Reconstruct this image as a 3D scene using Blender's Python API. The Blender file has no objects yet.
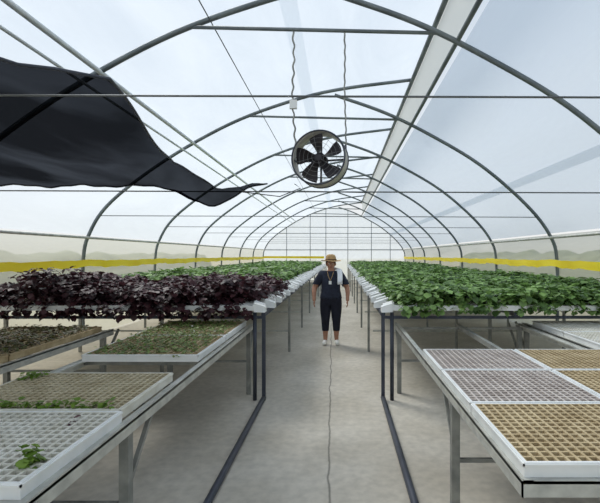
import bpy, math, random
import numpy as np
from mathutils import Vector, Matrix
random.seed(4); rng=np.random.default_rng(7)
sc=bpy.context.scene
sc.view_settings.view_transform='Standard'
COL=sc.collection
F=430.0; CZ=1.62
# ---------------------------------------------------------------- materials
def lin(c):
    return tuple(((v/255)/12.92 if v/255<=0.04045 else (((v/255)+0.055)/1.055)**2.4) for v in c)+(1,)
def mat(name,c,rough=0.6,metal=0,c2=None,scale=8,bump=0,detail=4,lo=0.35,hi=0.65,coord='Object'):
    m=bpy.data.materials.new(name); m.use_nodes=True
    nt=m.node_tree; N=nt.nodes; L=nt.links; b=N['Principled BSDF']
    b.inputs['Roughness'].default_value=rough; b.inputs['Metallic'].default_value=metal
    b.inputs['Base Color'].default_value=lin(c)
    tc=N.new('ShaderNodeTexCoord')
    no=N.new('ShaderNodeTexNoise'); no.inputs['Scale'].default_value=scale; no.inputs['Detail'].default_value=detail
    L.new(tc.outputs[coord],no.inputs['Vector'])
    r=N.new('ShaderNodeValToRGB'); r.color_ramp.elements[0].position=lo; r.color_ramp.elements[1].position=hi
    r.color_ramp.elements[0].color=lin(c); r.color_ramp.elements[1].color=lin(c2 if c2 else tuple(min(255,v*1.08) for v in c))
    L.new(no.outputs['Fac'],r.inputs['Fac']); L.new(r.outputs['Color'],b.inputs['Base Color'])
    if bump:
        bp=N.new('ShaderNodeBump'); bp.inputs['Strength'].default_value=bump; bp.inputs['Distance'].default_value=0.02
        L.new(no.outputs['Fac'],bp.inputs['Height']); L.new(bp.outputs['Normal'],b.inputs['Normal'])
    return m
def leafmat(name,cols,trans=0.3,rough=0.5):
    m=bpy.data.materials.new(name); m.use_nodes=True
    nt=m.node_tree; N=nt.nodes; L=nt.links; b=N['Principled BSDF']
    b.inputs['Roughness'].default_value=rough
    g=N.new('ShaderNodeNewGeometry'); r=N.new('ShaderNodeValToRGB')
    el=r.color_ramp.elements
    for i,c in enumerate(cols):
        p=i/(len(cols)-1)
        e=el[0] if i==0 else (el[1] if i==len(cols)-1 else el.new(p))
        e.position=p; e.color=lin(c)
    L.new(g.outputs['Random Per Island'],r.inputs['Fac']); L.new(r.outputs['Color'],b.inputs['Base Color'])
    t=N.new('ShaderNodeBsdfTranslucent'); L.new(r.outputs['Color'],t.inputs['Color'])
    mx=N.new('ShaderNodeMixShader'); mx.inputs[0].default_value=trans
    L.new(b.outputs[0],mx.inputs[1]); L.new(t.outputs[0],mx.inputs[2]); L.new(mx.outputs[0],N['Material Output'].inputs['Surface'])
    return m
def film(name,c,tr=0.5,tl=0.35,tcol=(255,255,255),noise=0.12,sc_=(0.9,0.25,0.9)):
    m=bpy.data.materials.new(name); m.use_nodes=True
    nt=m.node_tree; N=nt.nodes; L=nt.links; N.remove(N['Principled BSDF'])
    T=N.new('ShaderNodeBsdfTransparent'); T.inputs[0].default_value=lin(tcol)
    U=N.new('ShaderNodeBsdfTranslucent'); D=N.new('ShaderNodeBsdfDiffuse')
    U.inputs[0].default_value=lin(c); D.inputs[0].default_value=lin(c)
    m1=N.new('ShaderNodeMixShader'); m1.inputs[0].default_value=(1-tr-tl)/(1-tr)
    L.new(U.outputs[0],m1.inputs[1]); L.new(D.outputs[0],m1.inputs[2])
    m2=N.new('ShaderNodeMixShader'); m2.inputs[0].default_value=1-tr
    L.new(T.outputs[0],m2.inputs[1]); L.new(m1.outputs[0],m2.inputs[2]); L.new(m2.outputs[0],N['Material Output'].inputs['Surface'])
    if noise:
        tc=N.new('ShaderNodeTexCoord'); mp=N.new('ShaderNodeMapping'); mp.inputs['Scale'].default_value=sc_
        no=N.new('ShaderNodeTexNoise'); no.inputs['Scale'].default_value=1.3; no.inputs['Detail'].default_value=6; no.inputs['Distortion'].default_value=.6
        L.new(tc.outputs['Object'],mp.inputs[0]); L.new(mp.outputs[0],no.inputs['Vector'])
        mr=N.new('ShaderNodeMapRange'); mr.inputs[1].default_value=0.35; mr.inputs[2].default_value=0.65
        mr.inputs[3].default_value=1-tr-noise; mr.inputs[4].default_value=1-tr+noise
        L.new(no.outputs['Fac'],mr.inputs[0]); L.new(mr.outputs[0],m2.inputs[0])
    return m
M={}
M['pipe']=mat('galvanised_pipe',(98,106,110),0.45,0.3,(122,130,132),3)
M['dark']=mat('dark_frame_paint',(50,55,66),0.5,0.2,(70,74,86),5)
M['galv']=mat('galvanised_rail',(172,172,166),0.45,0.25,(200,200,192),12)
M['galvd']=mat('weathered_leg',(126,128,124),0.5,0.25,(156,156,150),9)
M['white']=mat('white_plastic',(226,228,226),0.4,0,(240,240,238),6)
M['hole']=mat('planting_hole',(40,46,40),0.9)
M['purlin']=mat('white_purlin',(205,212,215),0.4,0)
M['wire']=mat('steel_wire',(95,98,100),0.5,0.4)
M['yellow']=mat('yellow_sticky_tape',(246,216,10),0.5,0,(254,230,40),1.5)
M['soil']=mat('potting_soil',(62,46,34),0.95,0,(100,78,56),25,0.5)
M['tan']=mat('dusty_tray_plastic',(172,150,112),0.8,0,(202,182,144),10)
M['greytray']=mat('pale_tray_plastic',(180,168,160),0.7,0,(206,196,188),10)
M['beige']=mat('beige_tray_plastic',(178,164,132),0.7,0,(202,190,160),8)
M['whitetray']=mat('white_tray_foam',(208,204,190),0.7,0,(228,226,216),10)
M['film']=film('polyethylene_film',(224,231,239),0.44,0.40,(236,243,250),.10)
M['lap']=film('film_overlap',(218,225,233),0.35,0.45,noise=0)
M['curtain']=film('side_curtain_film',(206,209,204),0.42,0.38,(232,233,228),.10,(.6,.3,2.5))
M['vent']=film('ridge_vent_curtain',(228,230,228),0.2,0.5,noise=0)
M['cloth']=film('black_shade_mesh',(10,10,13),0.10,0.04,(150,155,165),0.06,(1.2,.5,1))
# ---------------------------------------------------------------- mesh builder
class MB:
    def __init__(s): s.v=[];s.f=[];s.m=[];s.mats=[];s.sm=[]
    def mi(s,k):
        if k not in s.mats: s.mats.append(k)
        return s.mats.index(k)
    def add(s,vs,fs,k,smooth=False):
        o=len(s.v); s.v+= [tuple(map(float,p)) for p in vs]; i=s.mi(k)
        for f in fs: s.f.append(tuple(o+a for a in f)); s.m.append(i); s.sm.append(smooth)
    def box(s,a,b,k):
        x0,y0,z0=[min(a[i],b[i]) for i in range(3)]; x1,y1,z1=[max(a[i],b[i]) for i in range(3)]
        s.add([(x0,y0,z0),(x1,y0,z0),(x1,y1,z0),(x0,y1,z0),(x0,y0,z1),(x1,y0,z1),(x1,y1,z1),(x0,y1,z1)],
              [(3,2,1,0),(4,5,6,7),(0,1,5,4),(1,2,6,5),(2,3,7,6),(3,0,4,7)],k)
    def tube(s,pts,r,k,n=8,closed=False,sq=False):
        P=[Vector(p) for p in pts]; m=len(P); vs=[];fs=[]
        rr=r if hasattr(r,'__len__') else [r]*m
        if sq: n=4
        prev=None
        for i,p in enumerate(P):
            if closed: t=(P[(i+1)%m]-P[i-1])
            else: t=P[min(i+1,m-1)]-P[max(i-1,0)]
            t.normalize()
            if prev is None:
                up=Vector((0,0,1)) if abs(t.z)<0.9 else Vector((0,1,0))
                a=t.cross(up).normalized()
            else:
                a=(prev-t*prev.dot(t)).normalized()
            prev=a; b=t.cross(a)
            for j in range(n):
                an=2*math.pi*(j+(0.5 if sq else 0))/n
                vs.append(p+(a*math.cos(an)+b*math.sin(an))*rr[i])
        for i in range(m if closed else m-1):
            for j in range(n):
                i2=(i+1)%m
                fs.append((i*n+j,i*n+(j+1)%n,i2*n+(j+1)%n,i2*n+j))
        if not closed:
            fs.append(tuple(range(n))[::-1]); fs.append(tuple((m-1)*n+j for j in range(n)))
        s.add(vs,fs,k,not sq)
    def obj(s,name,parent=None,loc=(0,0,0)):
        me=bpy.data.meshes.new(name); me.from_pydata([(a-loc[0],b-loc[1],c-loc[2]) for a,b,c in s.v],[],s.f)
        for k in s.mats: me.materials.append(M[k] if isinstance(k,str) else k)
        me.polygons.foreach_set('material_index',s.m); me.polygons.foreach_set('use_smooth',s.sm); me.update()
        o=bpy.data.objects.new(name,me); o.location=loc; COL.objects.link(o)
        if parent: o.parent=parent; 
        return o
def empty(name,loc=(0,0,0)):
    e=bpy.data.objects.new(name,None); e.location=loc; COL.objects.link(e); return e
def crom(pts,n=6):
    P=[np.array(p,float) for p in pts]; P=[2*P[0]-P[1]]+P+[2*P[-1]-P[-2]]; out=[]
    for i in range(1,len(P)-2):
        for k in range(n):
            t=k/n; a,b,c,d=P[i-1:i+3]
            out.append(0.5*((2*b)+(-a+c)*t+(2*a-5*b+4*c-d)*t*t+(-a+3*b-3*c+d)*t**3))
    out.append(P[-2]); return out
# ---------------------------------------------------------------- floor + ground
def floor_mat():
    m=mat('concrete',(188,180,165),0.85,0,(208,201,188),1.2,0.0,8)
    nt=m.node_tree;N=nt.nodes;L=nt.links;b=N['Principled BSDF']
    tc=N.new('ShaderNodeTexCoord')
    base=b.inputs['Base Color'].links[0].from_socket
    n2=N.new('ShaderNodeTexNoise'); n2.inputs['Scale'].default_value=14; n2.inputs['Detail'].default_value=8
    L.new(tc.outputs['Object'],n2.inputs['Vector'])
    mr=N.new('ShaderNodeMapRange'); mr.inputs[1].default_value=.3; mr.inputs[2].default_value=.7; mr.inputs[3].default_value=.86; mr.inputs[4].default_value=1.08
    L.new(n2.outputs['Fac'],mr.inputs[0])
    mul=N.new('ShaderNodeVectorMath'); mul.operation='SCALE'; L.new(base,mul.inputs[0]); L.new(mr.outputs[0],mul.inputs['Scale'])
    sp=N.new('ShaderNodeSeparateXYZ'); L.new(tc.outputs['Object'],sp.inputs[0])
    ma=N.new('ShaderNodeMath'); ma.operation='MULTIPLY_ADD'; L.new(sp.outputs['Y'],ma.inputs[0]); ma.inputs[1].default_value=0.017; 
    L.new(sp.outputs['X'],ma.inputs[2])
    n3=N.new('ShaderNodeTexNoise'); n3.inputs['Scale'].default_value=3; n3.inputs['Detail'].default_value=6; L.new(tc.outputs['Object'],n3.inputs['Vector'])
    s2=N.new('ShaderNodeMath'); s2.operation='MULTIPLY_ADD'; L.new(n3.outputs['Fac'],s2.inputs[0]); s2.inputs[1].default_value=0.06; L.new(ma.outputs[0],s2.inputs[2])
    s3=N.new('ShaderNodeMath'); s3.operation='ABSOLUTE'; L.new(s2.outputs[0],s3.inputs[0])
    s4=N.new('ShaderNodeMapRange'); L.new(s3.outputs[0],s4.inputs[0]); s4.inputs[1].default_value=0.003; s4.inputs[2].default_value=0.012; s4.inputs[3].default_value=0.45; s4.inputs[4].default_value=1
    m2=N.new('ShaderNodeVectorMath'); m2.operation='SCALE'; L.new(mul.outputs[0],m2.inputs[0]); L.new(s4.outputs[0],m2.inputs['Scale'])
    L.new(m2.outputs[0],b.inputs['Base Color'])
    return m
M['floor']=floor_mat()
M['ground']=mat('outdoor_ground',(160,152,126),0.95,0,(186,178,150),0.3)
XL,XR=-4.9,4.14; Y0,Y1=-4.6,27.4
b=MB(); b.box((XL-.15,Y0,-.1),(XR+.15,Y1+.1,0),'floor'); b.obj('floor')
b=MB(); b.box((-150,-100,-.3),(150,200,-.11),'ground'); b.obj('ground')
# ---------------------------------------------------------------- greenhouse
LA=[(-4.9,0),(-4.9,1.45),(-4.77,2.05),(-4.35,2.65),(-3.34,3.42),(-2.1,4.12),(-.95,4.55),(0,4.78),(1.37,4.96)]
RA=[(-.1,4.67),(.86,4.33),(1.72,3.91),(2.67,3.34),(3.53,2.6),(4.0,2.0),(4.14,1.45),(4.14,0)]
LC=crom(LA,6); RC=crom(RA,6)
hoops=[Y0+3.2*i for i in range(11)]
def xl(z): return np.interp(z,[p[1] for p in LC],[p[0] for p in LC])
def xr(z): 
    q=RC[::-1]; return np.interp(z,[p[1] for p in q],[p[0] for p in q])
b=MB()
for y in hoops:
    b.tube([(p[0],y,p[1]) for p in LC],.033,'pipe'); b.tube([(p[0],y,p[1]) for p in RC],.033,'pipe')
    b.tube([(float(xl(4.27)),y,4.27),(float(xr(4.20)),y,4.20)],.022,'pipe')
    z=2.37 if y>3 else 2.30
    b.tube([(float(xl(z)),y,z),(float(xr(z)),y,z-.03)],.008 if y>3 else .0045,'wire',6)
    for x in (XL,XR): b.box((x-.07,y-.07,0),(x+.07,y+.07,.012),'galvd')
def along(x,z,r,k): b.tube([(x,Y0,z),(x,Y1,z)],r,k)
along(1.37,4.93,.04,'pipe'); along(1.37,4.12,.03,'pipe')
along(-2.78,3.74,.030,'purlin'); along(-2.95,3.60,.018,'purlin'); along(-1.5,4.33,.007,'wire')
along(float(xl(1.95))+.03,1.95,.025,'galv'); along(float(xr(1.95))-.03,1.95,.025,'galv')
b.obj('greenhouse_frame')
def sweep(prof,k,name,y0=Y0,y1=Y1,ny=2):
    b=MB(); vs=[];fs=[]; n=len(prof)
    for j in range(ny):
        y=y0+(y1-y0)*j/(ny-1)
        for p in prof: vs.append((p[0],y,p[1]))
    for j in range(ny-1):
        for i in range(n-1): fs.append((j*n+i,j*n+i+1,(j+1)*n+i+1,(j+1)*n+i))
    b.add(vs,fs,k,True); return b.obj(name)
e=.04
up=[(p[0]-e*.4,p[1]+e) for p in LC if p[1]>1.95]
dn=[(p[0]+e*.6,p[1]+e*.8) for p in RC if p[1]>1.95 and p[0]>1.36]
ce=MB()
def sw(prof,k):
    n=len(prof); vs=[(p[0],Y0,p[1]) for p in prof]+[(p[0],Y1,p[1]) for p in prof]
    ce.add(vs,[(i,i+1,n+i+1,n+i) for i in range(n-1)],k,True)
sw(up,'film'); sw(dn,'film'); sw([(1.42,4.15),(1.42,4.97)],'vent')
def band(C,x0,x1): return [(p[0],p[1]+.02) for p in C if x0<=p[0]<=x1]
LCd=crom(LA,30); RCd=crom(RA,30)
sw(band(LCd,-.75,-.5),'lap'); sw(band(RCd,3.15,3.28),'lap')
ce.obj('ceiling')
for nm,C,sg in (('wall_left',LC,-1),('wall_right',RC,1)):
    pr=sorted([(p[0]+sg*e,p[1]) for p in C if p[1]<=2.02],key=lambda q:q[1]); sweep(pr,'curtain',nm)
b=MB()
for x,sg in ((XL+.10,1),(XR-.10,-1)):
    n=160; vs=[];fs=[]
    for i in range(n+1):
        y=Y0+.2+(Y1-Y0-.4)*i/n; w=.012*math.sin(i*1.1)+.010*math.sin(i*2.7)
        sag=-.03*abs(math.sin(math.pi*(y-Y0)/3.2))
        vs+=[(x+w*.6*sg,y,1.40+sag+w),(x,y,1.53+sag*.6+w*.5)]
    for i in range(n): fs.append((2*i,2*i+1,2*i+3,2*i+2))
    b.add(vs,fs,'yellow',True)
b.add([(XL+.1,Y1-.25,1.42),(-1.0,Y1-.25,1.40),(-1.0,Y1-.25,1.54),(XL+.1,Y1-.25,1.55)],[(0,1,2,3)],'yellow')
b.obj('yellow_sticky_trap_tape')
prof=[p for p in LC if p[0]<=-.1]+[p for p in RC]
for nm,y in (('wall_back',Y1+.05),('wall_front',Y0-.05)):
    b=MB(); P=[(p[0],p[1]) for p in prof]
    low=[(XL,0),(XR,0),(XR,1.95),(XL,1.95)]
    b.add([(q[0],y,q[1]) for q in low],[(0,1,2,3)],'film')
    upv=[q for q in P if q[1]>=1.9]; b.add([(q[0],y,q[1]) for q in upv],[tuple(range(len(upv)))],'film')
    for x in (-3.4,-1.9,-.9,.5,2.0,3.2):
        zt=min(float(np.interp(x,[q[0] for q in LC],[q[1] for q in LC])) if x<0 else 9,float(np.interp(x,[q[0] for q in RC],[q[1] for q in RC])) if x>0 else 9)
        b.tube([(x,y-.04,0),(x,y-.04,zt)],.02,'pipe',6)
    b.tube([(XL,y-.04,1.95),(XR,y-.04,1.95)],.03,'pipe',6); b.tube([(XL+.6,y-.04,3.0),(XR-.9,y-.04,3.0)],.02,'pipe',6)
    b.obj(nm)
# ---------------------------------------------------------------- leaves
def leaf_mesh(name,pos,azi,pitch,size,wid,material,parent=None,curl=0.5):
    n=len(pos)
    U=np.array([0,.35,.7,1.0]); W=np.array([.18,.5,.45,.08]); 
    t=[]
    for u,w in zip(U,W):
        for s in (-1,0,1): t.append((u,s*w,abs(s)*.10))
    t=np.array(t); nv=len(t)
    sz=size[:,None]; cu=(curl*(0.5+rng.random(n)))[:,None]
    lx=t[None,:,0]*sz; ly=t[None,:,1]*sz*wid[:,None]; lz=(t[None,:,2]-cu*t[None,:,0]**2*.6)*sz
    lz=lz+ (rng.random((n,nv))-.5)*sz*.10
    cp,sp_=np.cos(pitch)[:,None],np.sin(pitch)[:,None]
    x=lx*cp-lz*sp_; z=lx*sp_+lz*cp
    ca,sa=np.cos(azi)[:,None],np.sin(azi)[:,None]
    X=x*ca-ly*sa+pos[:,0:1]; Y=x*sa+ly*ca+pos[:,1:2]; Z=z+pos[:,2:3]
    V=np.stack([X,Y,Z],-1).reshape(-1,3)
    q=[]
    for i in range(3):
        for j in range(2): q.append((i*3+j,i*3+j+1,(i+1)*3+j+1,(i+1)*3+j))
    q=np.array(q); Fc=(q[None]+np.arange(n)[:,None,None]*nv).reshape(-1)
    me=bpy.data.meshes.new(name); me.vertices.add(len(V)); me.vertices.foreach_set('co',V.ravel().astype(np.float32))
    nf=len(Fc)//4; me.loops.add(len(Fc)); me.loops.foreach_set('vertex_index',Fc.astype(np.int32))
    me.polygons.add(nf); me.polygons.foreach_set('loop_start',(np.arange(nf)*4).astype(np.int32)); me.polygons.foreach_set('loop_total',np.full(nf,4,np.int32))
    me.polygons.foreach_set('use_smooth',np.ones(nf,bool)); me.update(calc_edges=True); me.materials.append(material)
    o=bpy.data.objects.new(name,me); COL.objects.link(o)
    if parent: o.parent=parent
    return o
def bed(name,xs,ys,z0,h,nl,size,rad,material,hfun=None,parent=None,droop=0.1,jit=.02):
    px,py=np.meshgrid(xs,ys); px=px.ravel(); py=py.ravel(); n=len(px)
    px=px+rng.normal(0,jit,n); py=py+rng.normal(0,jit,n)
    hh=h*(0.75+.5*rng.random(n))
    if hfun is not None: hh=hh*hfun(px,py)
    P=np.repeat(np.arange(n),nl); m=len(P)
    az=rng.random(m)*2*math.pi; t=rng.random(m)**.7; r=rad*rng.random(m)
    pos=np.stack([px[P]+np.cos(az)*r,py[P]+np.sin(az)*r,z0+hh[P]*t*.85],-1)
    pitch=np.radians(-15+75*t*rng.random(m)-10)
    d=rng.random(m)<droop; pitch[d]=np.radians(-60*rng.random(d.sum()))
    sz=size*(.7+.6*rng.random(m)); return leaf_mesh(name,pos,az,pitch,sz,.8+.5*rng.random(m),material,parent)
G=leafmat('lettuce_leaf',[(52,82,34),(84,126,52),(110,156,68),(132,176,86),(92,136,62),(154,190,110)],.28)
Pp=leafmat('red_leaf',[(40,22,28),(60,30,38),(74,40,48),(46,28,30),(54,54,36),(96,58,64)],.22)
HT=mat('hedge_foliage',(104,114,88),.9,0,(136,142,114),2.0,.5)
HZ=1.06
for nm,x,h in (('shrub_row',-16,1.9),('shrub_row.001',15,2.0)):
    b=MB(); vs=[];fs=[]; ny_=90; pr=10
    for i in range(ny_+1):
        y=-12+60*i/ny_; hh=h*(.88+.08*math.sin(i*.9+x)+.05*math.sin(i*2.3)+.04*random.random())
        for j in range(pr):
            a=math.pi*j/(pr-1); vs.append((x+1.5*math.cos(a)*(1+.2*random.random()),y+.2*random.random(),-.12+hh*math.sin(a)**.7*(1+.08*random.random())))
    for i in range(ny_):
        for j in range(pr-1): fs.append((i*pr+j,i*pr+j+1,(i+1)*pr+j+1,(i+1)*pr+j))
    b.add(vs,fs,HT,True); b.obj(nm)
def hydro(name,x0,x1,aisle):
    e_=empty(name); b=MB()
    ys=np.arange(4.8,26.6,.2)
    lo,hi=min(x0,x1),max(x0,x1); s=1 if hi==aisle else -1
    for i,y in enumerate(ys):
        j=.05*math.sin(i*2.3)
        b.box((lo if s>0 else lo+.1+j,y-.05,HZ-.055),(hi-(.1+j if s>0 else 0),y+.05,HZ),'white')
        xe=aisle-(.08+j)*s
        a0=xe-.05*s; a1=xe+.07*s
        b.add([(a0,y-.065,HZ-.07),(a1,y-.065,HZ-.075),(a1,y+.065,HZ-.075),(a0,y+.065,HZ-.07),(a0,y-.06,HZ+.028),(a1,y-.05,HZ-.012),(a1,y+.05,HZ-.012),(a0,y+.06,HZ+.028)],
              [(3,2,1,0),(4,5,6,7),(0,1,5,4),(1,2,6,5),(2,3,7,6),(3,0,4,7)],'white')
        for q in (.18,.33):
            cx=aisle-q*s-j*s; vs=[(cx+.028*math.cos(2*math.pi*t/12),y+.028*math.sin(2*math.pi*t/12),HZ+.0015) for t in range(12)]
            b.add(vs,[tuple(range(12))],'hole')
    b.obj('growing_channels',e_)
    b=MB()
    cols=[aisle-.03*s,aisle-1.5*s,(hi if s<0 else lo)+.1*s]
    for x in cols:
        b.tube([(x,4.76,HZ-.10),(x,26.7,HZ-.10)],.03,'dark',sq=True)
    for i,y in enumerate([4.8]+list(np.arange(7.2,26.8,2.4))):
        for x in cols:
            if i==0 and x!=cols[0]: continue
            b.tube([(x,y,0),(x,y,HZ-.10)],.027,'dark' if i==0 else 'galvd',sq=True)
        b.tube([(lo+.05,y,HZ-.135),(hi-.02,y,HZ-.135)],.022,'galv' if i else 'dark',sq=True)
        if i: b.tube([(lo+.1,y,.35),(hi-.05,y,.35)],.018,'galv',sq=True)
    b.tube([(cols[0]-.10*s,4.8,0),(cols[0]-.10*s,4.8,HZ-.08)],.022,'dark')
    for x in cols[1:]: b.tube([(x,5.6,0),(x,5.6,HZ-.08)],.027,'galvd',sq=True)
    b.tube([(cols[0],4.8,.03),(cols[0],1.0,.03)],.027,'dark')
    b.obj('bench_frame',e_)
    return e_
hl=hydro('hydroponic_bench',-4.45,-.82,-.82)
hr=hydro('hydroponic_bench.001',.45,3.85,.45)
bump=lambda x,y: .92+.16*np.sin(x*2.1+y*.7)*np.sin(y*1.3-x)+.10*np.sin(x*6)
bed('leafy_green_crop',np.arange(.74,3.8,.15),np.arange(4.85,9,.17),HZ,.20,52,.068,.10,G,bump,droop=.2,jit=.04)
bed('leafy_green_crop.001',np.arange(.74,3.8,.18),np.arange(9,26.5,.2),HZ,.20,22,.095,.11,G,bump,jit=.05)
bed('leafy_green_crop.002',np.arange(-4.35,-1.2,.17),np.arange(7.3,10,.19),HZ,.19,36,.075,.09,G,bump,jit=.04)
bed('leafy_green_crop.003',np.arange(-4.35,-1.15,.18),np.arange(10,26.5,.2),HZ,.19,20,.10,.11,G,bump,jit=.05)
bed('leafy_green_crop.004',np.arange(.7,3.8,.10),np.array([4.76]),HZ-.08,.13,18,.056,.05,G,bump,droop=.8,jit=.05)
pb=lambda x,y: .92+.16*np.sin(x*3.0+y)+.14*np.sin(x*9)+.75*np.exp(-((x+3.5)/.25)**2)*np.exp(-((y-5.0)/.6)**2)
bed('red_basil_crop',np.arange(-4.35,-1.0,.15),np.arange(4.8,7.2,.17),HZ-.02,.265,60,.058,.12,Pp,pb,droop=.28,jit=.06)
bed('red_basil_crop.001',np.arange(-4.35,-1.0,.10),np.array([4.76]),HZ-.13,.16,26,.054,.06,Pp,None,droop=.8,jit=.03)
# ---------------------------------------------------------------- benches
def bench(name,x0,x1,y0,y1,legs,z=.80,mid=None,cross=None,railw=.045):
    b=MB()
    for x,s in ((x0,1),(x1,-1)):
        b.box((x,y0,z-.06),(x+.006*s,y1,z+.008),'galv'); b.box((x,y0,z-.012),(x+railw*s,y1,z),'galv')
    if mid: b.box((mid,y0,z-.05),(mid+.04,y1,z-.005),'galvd')
    for y in (y0,): b.box((x0,y,z-.06),(x1,y+.006,z+.0),'galv'); b.box((x0,y,z-.012),(x1,y+.04,z-.001),'galv')
    for y in (cross if cross else []): b.box((x0+.006,y-.02,z-.045),(x1-.006,y+.02,z-.013),'galvd')
    for y in legs:
        for x,s in ((x0+.035,1),(x1-.035,-1)):
            b.tube([(x,y,0),(x,y,z-.012)],.034,'galvd',sq=True)
            b.tube([(x,y,z-.36),(x+.0*s,y+.32,z-.03)],.016,'galvd',sq=True)
        b.tube([(x0+.03,y,z-.04),(x1-.03,y,z-.04)],.02,'galvd',sq=True)
        b.tube([(x0+.03,y,.38),(x1-.03,y,.38)],.016,'galvd',sq=True)
    return b.obj(name)
cr=[1.7,2.0,2.3,2.6,2.9,3.2,3.5]
bench('seedling_bench',.66,2.14,1.56,5.15,[2.6,5.05],mid=1.39,cross=cr)
bench('seedling_bench.001',2.2,3.45,3.0,5.2,[3.1,5.15],cross=[3.6,4.1,4.6])
bench('seedling_bench.002',-2.02,-1.03,1.4,5.1,[2.14,5.02],cross=[1.7,2.0,2.4,2.8,3.4,3.9,4.4,4.9])
bench('seedling_bench.003',-3.6,-2.5,1.6,4.75,[2.0,4.6],cross=[2.4,3.0,3.6,4.2])
# ---------------------------------------------------------------- trays
def tray(name,x0,x1,y0,y1,bar,fill='soil',z=.80,h=.055,nx=17,ny=15,rim='white',bw=.0055,sh=.020):
    b=MB(); t=.012
    b.box((x0,y0,z),(x1,y0+t,z+h),rim);b.box((x0,y1-t,z),(x1,y1,z+h),rim)
    b.box((x0,y0+t,z),(x0+t,y1-t,z+h),rim);b.box((x1-t,y0+t,z),(x1,y1-t,z+h),rim)
    b.box((x0+t,y0+t,z+.003),(x1-t,y1-t,z+h-sh),fill)
    ax,bx,ay,by=x0+t,x1-t,y0+t,y1-t
    for i in range(0,nx+1):
        x=ax+(bx-ax)*i/nx; b.box((x-bw,ay,z+h-sh-.001),(x+bw,by,z+h-.002),bar)
    for j in range(0,ny+1):
        y=ay+(by-ay)*j/ny; b.box((ax,y-bw,z+h-sh-.001),(bx,y+bw,z+h-.0025),bar)
    b.box((x0-.006,y0-.006,z+h-.012),(x1+.006,y0,z+h-.004),rim); b.box((x0-.006,y0-.006,z+h-.012),(x0,y1,z+h-.004),rim); b.box((x1,y0-.006,z+h-.012),(x1+.006,y1,z+h-.004),rim)
    return b.obj(name)
ysR=[(1.585,2.225),(2.24,2.87),(2.885,3.50)]
k=0
def tn():
    global k; n='seedling_tray'+('' if k==0 else '.%03d'%k); k+=1; return n
for j,(a,c) in enumerate(ysR):
    for i,(xa,xb) in enumerate(((.68,1.40),(1.42,2.12))):
        bar='tan' if (j==0 or i==1) else 'greytray'
        tray(tn(),xa,xb,a,c,bar)
tray(tn(),2.24,2.82,3.6,4.3,'whitetray'); tray(tn(),2.24,2.82,4.32,5.0,'whitetray'); tray(tn(),2.85,3.42,3.6,4.3,'whitetray'); tray(tn(),2.85,3.42,4.32,5.0,'whitetray')
tray(tn(),-2.0,-1.09,2.13,2.80,'beige',nx=22,rim='whitetray'); tray(tn(),-2.0,-1.07,1.44,2.11,'whitetray',nx=22)
tray(tn(),-1.98,-1.09,3.3,4.1,'tan'); tray(tn(),-1.98,-1.09,4.12,5.0,'tan')
tray(tn(),-3.5,-2.55,2.2,3.3,'tan',rim='tan'); tray(tn(),-3.5,-2.55,3.32,4.6,'tan',rim='tan')
SG=leafmat('seedling_leaf',[(122,124,86),(148,156,102),(106,130,68),(164,160,122),(134,110,90),(142,172,90)],.3)
SB=leafmat('dry_seedling_leaf',[(98,76,56),(130,108,76),(110,90,64),(116,124,72)],.3)
FG=leafmat('fresh_sprout_leaf',[(130,158,64),(160,186,90),(112,144,58)],.35)
bed('herb_seedlings',np.arange(-1.93,-1.12,.045),np.arange(3.34,4.98,.045),.845,.035,4,.022,.018,SG)
bed('dry_seedlings',np.arange(-3.45,-2.6,.06),np.arange(2.3,4.55,.06),.845,.04,5,.030,.03,SB)
bed('green_sprouts',np.arange(-1.9,-1.15,.041),np.array([2.155,2.17]),.845,.045,5,.024,.006,FG,jit=.006)
bed('green_sprouts.001',np.array([-1.13,-1.16]),np.array([1.56,1.60]),.845,.07,9,.030,.015,FG,jit=.006)
bed('green_sprouts.002',np.arange(-1.97,-1.85,.041),np.arange(2.66,2.78,.045),.845,.045,5,.024,.012,FG,jit=.006)
bed('red_sprout',np.array([-1.24]),np.array([1.97]),.845,.03,6,.022,.012,Pp,jit=.006)
# ---------------------------------------------------------------- shade cloth
b=MB()
D=np.linspace(5.0,.9,60); nu=60; vs=[];fs=[]
ed=[.9,1.2,1.7,1.92,2.8,3.7,4.4,5.0]; ex=[-2.7,-2.1,-1.34,-1.05,-1.24,-1.42,-1.25,-.85]
for d in D:
    xe=float(np.interp(d,ed,ex))
    for i in range(nu):
        u=i/(nu-1); x=-4.4+(xe+4.4)*u
        z=2.43+.012*math.sin(x*9+d*2)+.02*math.sin(d*4.2+x*1.2)*u+.006*math.sin(x*23+d*9)
        z-=.25*math.exp(-((x+1.5)/.33)**2)*math.exp(-((5-d)/.9)**2)
        z-=.03*math.sin(math.pi*min(1,max(0,(5-d)/4)))
        vs.append((x,d+.03*math.sin(x*5),z))
for j in range(len(D)-1):
    for i in range(nu-1): fs.append((j*nu+i,j*nu+i+1,(j+1)*nu+i+1,(j+1)*nu+i))
b.add(vs,fs,'cloth',True)
b.tube([vs[j*nu+nu-1] for j in range(len(D))],.008,'dark',6)
b.tube([vs[i] for i in range(nu)],.010,'dark',6)
b.obj('black_shade_cloth')
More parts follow.
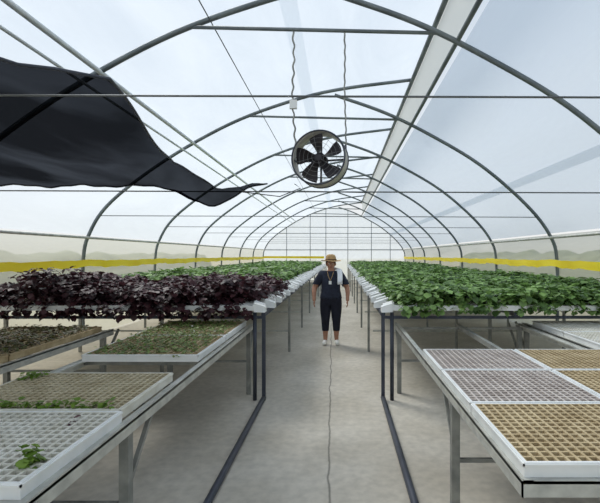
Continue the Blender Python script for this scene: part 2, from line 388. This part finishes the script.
# ---------------------------------------------------------------- fan
M['fanring']=mat('fan_housing',(176,172,164),0.45,0.2); M['blade']=mat('fan_blade',(44,40,44),0.4,0.3); M['guard']=mat('fan_guard',(120,120,120),0.4,.5)
fx,fy,fz=-.23,5.0,2.73; R=.30
fe=empty('hanging_ventilation_fan',(fx,fy,fz)); fe.rotation_euler=(math.radians(-3),0,math.radians(-12))
b=MB(); n=48; vs=[];fs=[]
prof2=[(R,-.10),(R+.012,-.10),(R+.012,.10),(R,.10)]
for i in range(n):
    a=2*math.pi*i/n
    for r,y in prof2: vs.append((r*math.cos(a),y,r*math.sin(a)))
for i in range(n):
    for j in range(4): fs.append((i*4+j,i*4+(j+1)%4,((i+1)%n)*4+(j+1)%4,((i+1)%n)*4+j))
b.add(vs,fs,'fanring',True)
def ring(r,y,t,k):
    b.tube([(r*math.cos(2*math.pi*i/40),y,r*math.sin(2*math.pi*i/40)) for i in range(40)],t,k,6,closed=True)
ring(R+.012,-.10,.010,'dark'); ring(R+.012,.10,.010,'dark')
for r in (.07,.12,.17,.22,.27): ring(r,-.115,.0018,'guard')
for i in range(8):
    a=2*math.pi*i/8+.2; b.tube([(.05*math.cos(a),-.118,.05*math.sin(a)),(R*math.cos(a),-.11,R*math.sin(a))],.0022,'guard',5)
b.tube([(0,-.09,0),(0,-.085,0),(0,-.03,0)],[.03,.055,.055],'blade',16)
b.tube([(0,-.02,0),(0,.10,0),(0,.16,0)],[.075,.075,.06],'blade',16)
for sx in (-1,1): b.tube([(sx*R,.05,-.0),(0,.06,0)],.012,'dark',6)
b.tube([(0,.05,-R),(0,.05,R)],.012,'dark',6)
for i in range(5):
    a0=2*math.pi*i/5+.35; vs=[];fs=[]
    for rI in range(6):
        r=.05+(R-.02-.05)*rI/5; hw=[.5,.38,.37,.38,.38,.32][rI]
        for cI in range(5):
            s=(cI/4-.5)*2; a=a0+s*hw+.14*rI/5
            vs.append((r*math.cos(a),-.045+s*.045-.01*s*s,r*math.sin(a)))
    for rI in range(5):
        for cI in range(4): q=rI*5+cI; fs.append((q,q+1,q+6,q+5))
    b.add(vs,fs,'blade',True)
o=b.obj('fan_drum',fe)
b=MB()
def chain(x0,z0,x1,z1,wig,k='galv',r=.009):
    pts=[]; n=70
    for i in range(n+1):
        t=i/n; pts.append((x0+(x1-x0)*t+wig*math.sin(t*60)+wig*1.2*math.sin(t*9),5.0+wig*math.cos(t*60),z0+(z1-z0)*t))
    b.tube(pts,r,k,6)
chain(-.55,4.25,-.53,2.72,.009,'galvd',.011); chain(.05,4.22,.065,2.9,.004,'galvd',.010)
b.tube([(.065,5,2.9),(.07,5,2.74),(.03,5,2.73)],.012,'dark',6); b.tube([(-.53,5,2.72),(-.50,5,2.70)],.012,'dark',6)
b.box((-.585,4.98,3.32),(-.50,5.02,3.42),'white')
b.tube([(-.53,5.02,2.45),(-.46,5.02,2.40),(-.7,5,2.3),(-1.2,5,2.36)],.006,'wire',6)
o=b.obj('suspension_chains'); o.parent=fe
o.matrix_parent_inverse=(Matrix.Translation(fe.location)@fe.rotation_euler.to_matrix().to_4x4()).inverted()
# ---------------------------------------------------------------- woman
M['skin']=mat('skin',(172,124,100),.6,0,(184,134,108),20); M['shirt']=mat('navy_shirt',(26,30,46),.8,0,(38,44,62),18); M['trous']=mat('dark_trousers',(18,20,34),.85,0,(26,28,44),12)
M['hair']=mat('dark_hair',(36,26,22),.7); M['straw']=mat('straw_hat',(172,138,94),.85,0,(198,164,116),60); M['band']=mat('hat_band',(80,56,42),.8)
M['shoe']=mat('white_shoe',(232,230,224),.6); M['eye']=mat('eye_white',(230,228,222),.3); M['iris']=mat('iris',(40,26,18),.3); M['lip']=mat('lips',(150,80,74),.5); M['scarf']=mat('white_towel',(232,234,236),.9); M['badge']=mat('name_badge',(225,225,220),.5)
W=empty('woman',(-.165,7.8,0))
def skin(verts,edges,radii,root=0,sub=2):
    me=bpy.data.meshes.new('t'); me.from_pydata(verts,edges,[]); o=bpy.data.objects.new('t',me); COL.objects.link(o)
    m=o.modifiers.new('s','SKIN'); m.use_smooth_shade=True
    for i,r in enumerate(radii): me.skin_vertices[0].data[i].radius=(r,r) if not hasattr(r,'__len__') else r
    for d in me.skin_vertices[0].data: d.use_root=False
    me.skin_vertices[0].data[root].use_root=True
    s=o.modifiers.new('u','SUBSURF'); s.levels=sub; s.render_levels=sub
    dg=bpy.context.evaluated_depsgraph_get(); ev=o.evaluated_get(dg); r=ev.to_mesh()
    V=np.array([tuple(v.co) for v in r.vertices]); Fs=[tuple(p.vertices) for p in r.polygons]; ev.to_mesh_clear()
    bpy.data.objects.remove(o); return V,Fs
J=[];E=[];Rr=[]
def jn(p,r,par=None):
    J.append(p);Rr.append(r)
    if par is not None: E.append((par,len(J)-1))
    return len(J)-1
pel=jn((0,0,.86),.165); sp=jn((0,0,.98),.158,pel); chh=jn((0,0,1.12),.17,sp); uc=jn((0,0,1.24),.14,chh); nk=jn((0,0,1.335),.055,uc)
jw=jn((0,-.005,1.39),.068,nk); hm=jn((0,0,1.46),.09,jw); cw=jn((0,.005,1.53),.072,hm)
for s in (-1,1):
    sh=jn((s*.155,0,1.27),.07,uc); ua=jn((s*.225,0,1.16),.06,sh); el=jn((s*.295,.02,1.03),.049,ua); fa=jn((s*.305,-.03,.94),.044,el); wr=jn((s*.30,-.07,.84),.030,fa); pm=jn((s*.30,-.085,.785),.038,wr)
    hp=jn((s*.088,0,.78),.122,pel); th=jn((s*.098,0,.62),.10,hp); kn=jn((s*.098,-.01,.46),.072,th); cf=jn((s*.10,.015,.33),.064,kn); an=jn((s*.10,.02,.10),.040,cf); tb=jn((s*.105,.01,.055),.036,an)
V,Fs=skin(J,E,Rr,0,3)
tor=(V[:,2]<1.33)&(V[:,2]>.2)&(np.abs(V[:,0])<.24); V[tor,1]*=.80
hd=V[:,2]>1.36; V[hd,0]*=.92
VN=np.zeros_like(V)
for f in Fs:
    a=V[f[1]]-V[f[0]]; c=V[f[-1]]-V[f[0]]; nn=np.cross(a,c)
    for i in f: VN[i]+=nn
VN/= (np.linalg.norm(VN,axis=1)[:,None]+1e-9)
b=MB(); b.add(V,Fs,'skin',True)
for s in (-1,1):
    base=Vector((s*.30,-.085,.79))
    for i,(dy,ln) in enumerate(((-.028,.062),(-.010,.07),(.009,.066),(.026,.052))):
        p0=base+Vector((0,dy*.8,0)); p1=base+Vector((s*.004,dy,-.045)); p2=p1+Vector((-s*.006,-.004,-ln*.5)); p3=p2+Vector((-s*.016,-.006,-ln*.4))
        v,f=skin([p0,p1,p2,p3],[(0,1),(1,2),(2,3)],[.011,.010,.009,.0075],0,1); b.add(v,f,'skin',True)
    p0=base+Vector((0,-.02,.01)); v,f=skin([p0,p0+Vector((-s*.01,-.025,-.02)),p0+Vector((-s*.018,-.034,-.05))],[(0,1),(1,2)],[.013,.011,.009],0,1); b.add(v,f,'skin',True)
b.obj('body',W)
def shell(name,test,k,off):
    C=np.array([V[list(f)].mean(0) for f in Fs]); keep=[f for f,c in zip(Fs,C) if test(c)]
    ids=sorted({i for f in keep for i in f}); mp={i:j for j,i in enumerate(ids)}
    vs=[V[i]+VN[i]*off for i in ids]; b=MB(); b.add(vs,[tuple(mp[i] for i in f) for f in keep],k,True)
    o=b.obj(name,W); sm=o.modifiers.new('sol','SOLIDIFY'); sm.thickness=.006; sm.offset=-1; return o
shell('shirt',lambda c:(c[2]>.84 and c[2]<1.325 and abs(c[0])<.235) or (abs(c[0])>=.22 and c[2]>1.09 and c[2]<1.33),'shirt',.018)
shell('trousers',lambda c:c[2]<.92 and c[2]>.25 and abs(c[0])<.24,'trous',.010)
def ell(b,c,r,k,n=16,m=10):
    vs=[];fs=[]
    for i in range(m+1):
        th=math.pi*i/m
        for j in range(n):
            a=2*math.pi*j/n; vs.append((c[0]+r[0]*math.sin(th)*math.cos(a),c[1]+r[1]*math.sin(th)*math.sin(a),c[2]+r[2]*math.cos(th)))
    for i in range(m):
        for j in range(n): fs.append((i*n+j,(i+1)*n+j,(i+1)*n+(j+1)%n,i*n+(j+1)%n))
    b.add(vs,fs,k,True)
b=MB()
for s in (-1,1):
    ell(b,(s*.03,-.078,1.462),(.013,.009,.008),'eye'); ell(b,(s*.03,-.085,1.462),(.006,.004,.006),'iris')
    ell(b,(s*.083,.0,1.455),(.012,.02,.03),'skin'); b.tube([(s*.016,-.088,1.482),(s*.044,-.082,1.484)],.003,'hair',5)
v,f=skin([(0,-.08,1.468),(0,-.096,1.436),(0,-.084,1.425)],[(0,1),(1,2)],[.008,.013,.008],0,1); b.add(v,f,'skin',True)
ell(b,(0,-.077,1.403),(.024,.010,.007),'lip')
b.obj('face',W)
b=MB(); ell(b,(0,.034,1.475),(.09,.082,.10),'hair'); ell(b,(0,.07,1.39),(.06,.04,.08),'hair'); b.obj('hair',W)
b=MB(); n=32; rings=[(.185,1.515),(.165,1.513),(.13,1.516),(.096,1.524),(.094,1.547),(.088,1.592),(.07,1.622),(.035,1.634),(0.001,1.634)]
vs=[];fs=[]
for r,z in rings:
    for j in range(n):
        a=2*math.pi*j/n; w=.012*math.sin(2*a+.5)*(1 if r>.12 else 0); vs.append((r*math.cos(a),r*.95*math.sin(a),z+w))
for i in range(len(rings)-1):
    for j in range(n): fs.append((i*n+j,i*n+(j+1)%n,(i+1)*n+(j+1)%n,(i+1)*n+j))
b.add(vs,fs,'straw',True)
b.tube([(.097*math.cos(2*math.pi*j/24),.093*math.sin(2*math.pi*j/24),1.537) for j in range(24)],.009,'band',6,closed=True)
b.obj('sun_hat',W)
b=MB()
for s in (-1,1):
    v,f=skin([(s*.105,.05,.045),(s*.107,-.0,.05),(s*.118,-.09,.038),(s*.124,-.15,.032)],[(0,1),(1,2),(2,3)],[.036,.044,.044,.034],0,2)
    v=np.array(v); v[:,2]=np.maximum(v[:,2],.004); b.add(v,f,'shoe',True)
b.obj('shoes',W)
b=MB()
vs=[];fs=[]
path=[(-.06,.08,1.34),(.0,.105,1.345),(.06,.095,1.345),(.115,.02,1.365),(.15,-.08,1.35),(.165,-.125,1.28),(.165,-.16,1.18),(.165,-.165,1.10)]
for i,p in enumerate(path):
    for q in (-.045,-.015,.015,.045): vs.append((p[0]+q*(1 if i>2 else .2),p[1]-.004*math.sin(q*200),p[2]+(0 if i>2 else q)+.004*math.sin(q*150)))
for i in range(len(path)-1):
    for j in range(3): fs.append((i*4+j,i*4+j+1,i*4+j+5,i*4+j+4))
b.add(vs,fs,'scarf',True); o=b.obj('towel',W); sm=o.modifiers.new('s','SOLIDIFY'); sm.thickness=.01
b=MB(); b.tube([(-.06,-.07,1.32),(-.045,-.145,1.25),(-.01,-.175,1.16)],.005,'straw',6); b.tube([(.05,-.07,1.32),(.03,-.145,1.25),(-.01,-.175,1.16)],.005,'straw',6)
b.box((-.035,-.179,1.10),(.015,-.173,1.16),'badge'); b.obj('lanyard',W)
# ---------------------------------------------------------------- world / light
w=bpy.data.worlds.new('sky'); sc.world=w; w.use_nodes=True; N=w.node_tree.nodes; L=w.node_tree.links
tc=N.new('ShaderNodeTexCoord'); sp_=N.new('ShaderNodeSeparateXYZ'); L.new(tc.outputs['Generated'],sp_.inputs[0])
r=N.new('ShaderNodeValToRGB'); L.new(sp_.outputs['Z'],r.inputs[0])
r.color_ramp.elements[0].position=0.0; r.color_ramp.elements[0].color=(.84,.84,.82,1)
r.color_ramp.elements[1].position=.75; r.color_ramp.elements[1].color=(.48,.58,.71,1)
e1=r.color_ramp.elements.new(.2); e1.color=(.74,.79,.84,1)
bg=N['Background']; L.new(r.outputs[0],bg.inputs[0]); bg.inputs[1].default_value=1.08
s=bpy.data.lights.new('sun','SUN'); s.energy=4.2; s.angle=math.radians(20); s.color=(1,.93,.83)
so=bpy.data.objects.new('sun',s); so.rotation_euler=(math.radians(-28),math.radians(-30),0); COL.objects.link(so)
# ---------------------------------------------------------------- camera
c=bpy.data.cameras.new('camera'); c.sensor_width=36; c.lens=F/600*36; c.shift_x=-40/600; c.shift_y=3.5/600; c.clip_start=.05; c.clip_end=500
co=bpy.data.objects.new('camera',c); co.location=(0,0,CZ); co.rotation_euler=(math.pi/2,0,0); COL.objects.link(co); sc.camera=co
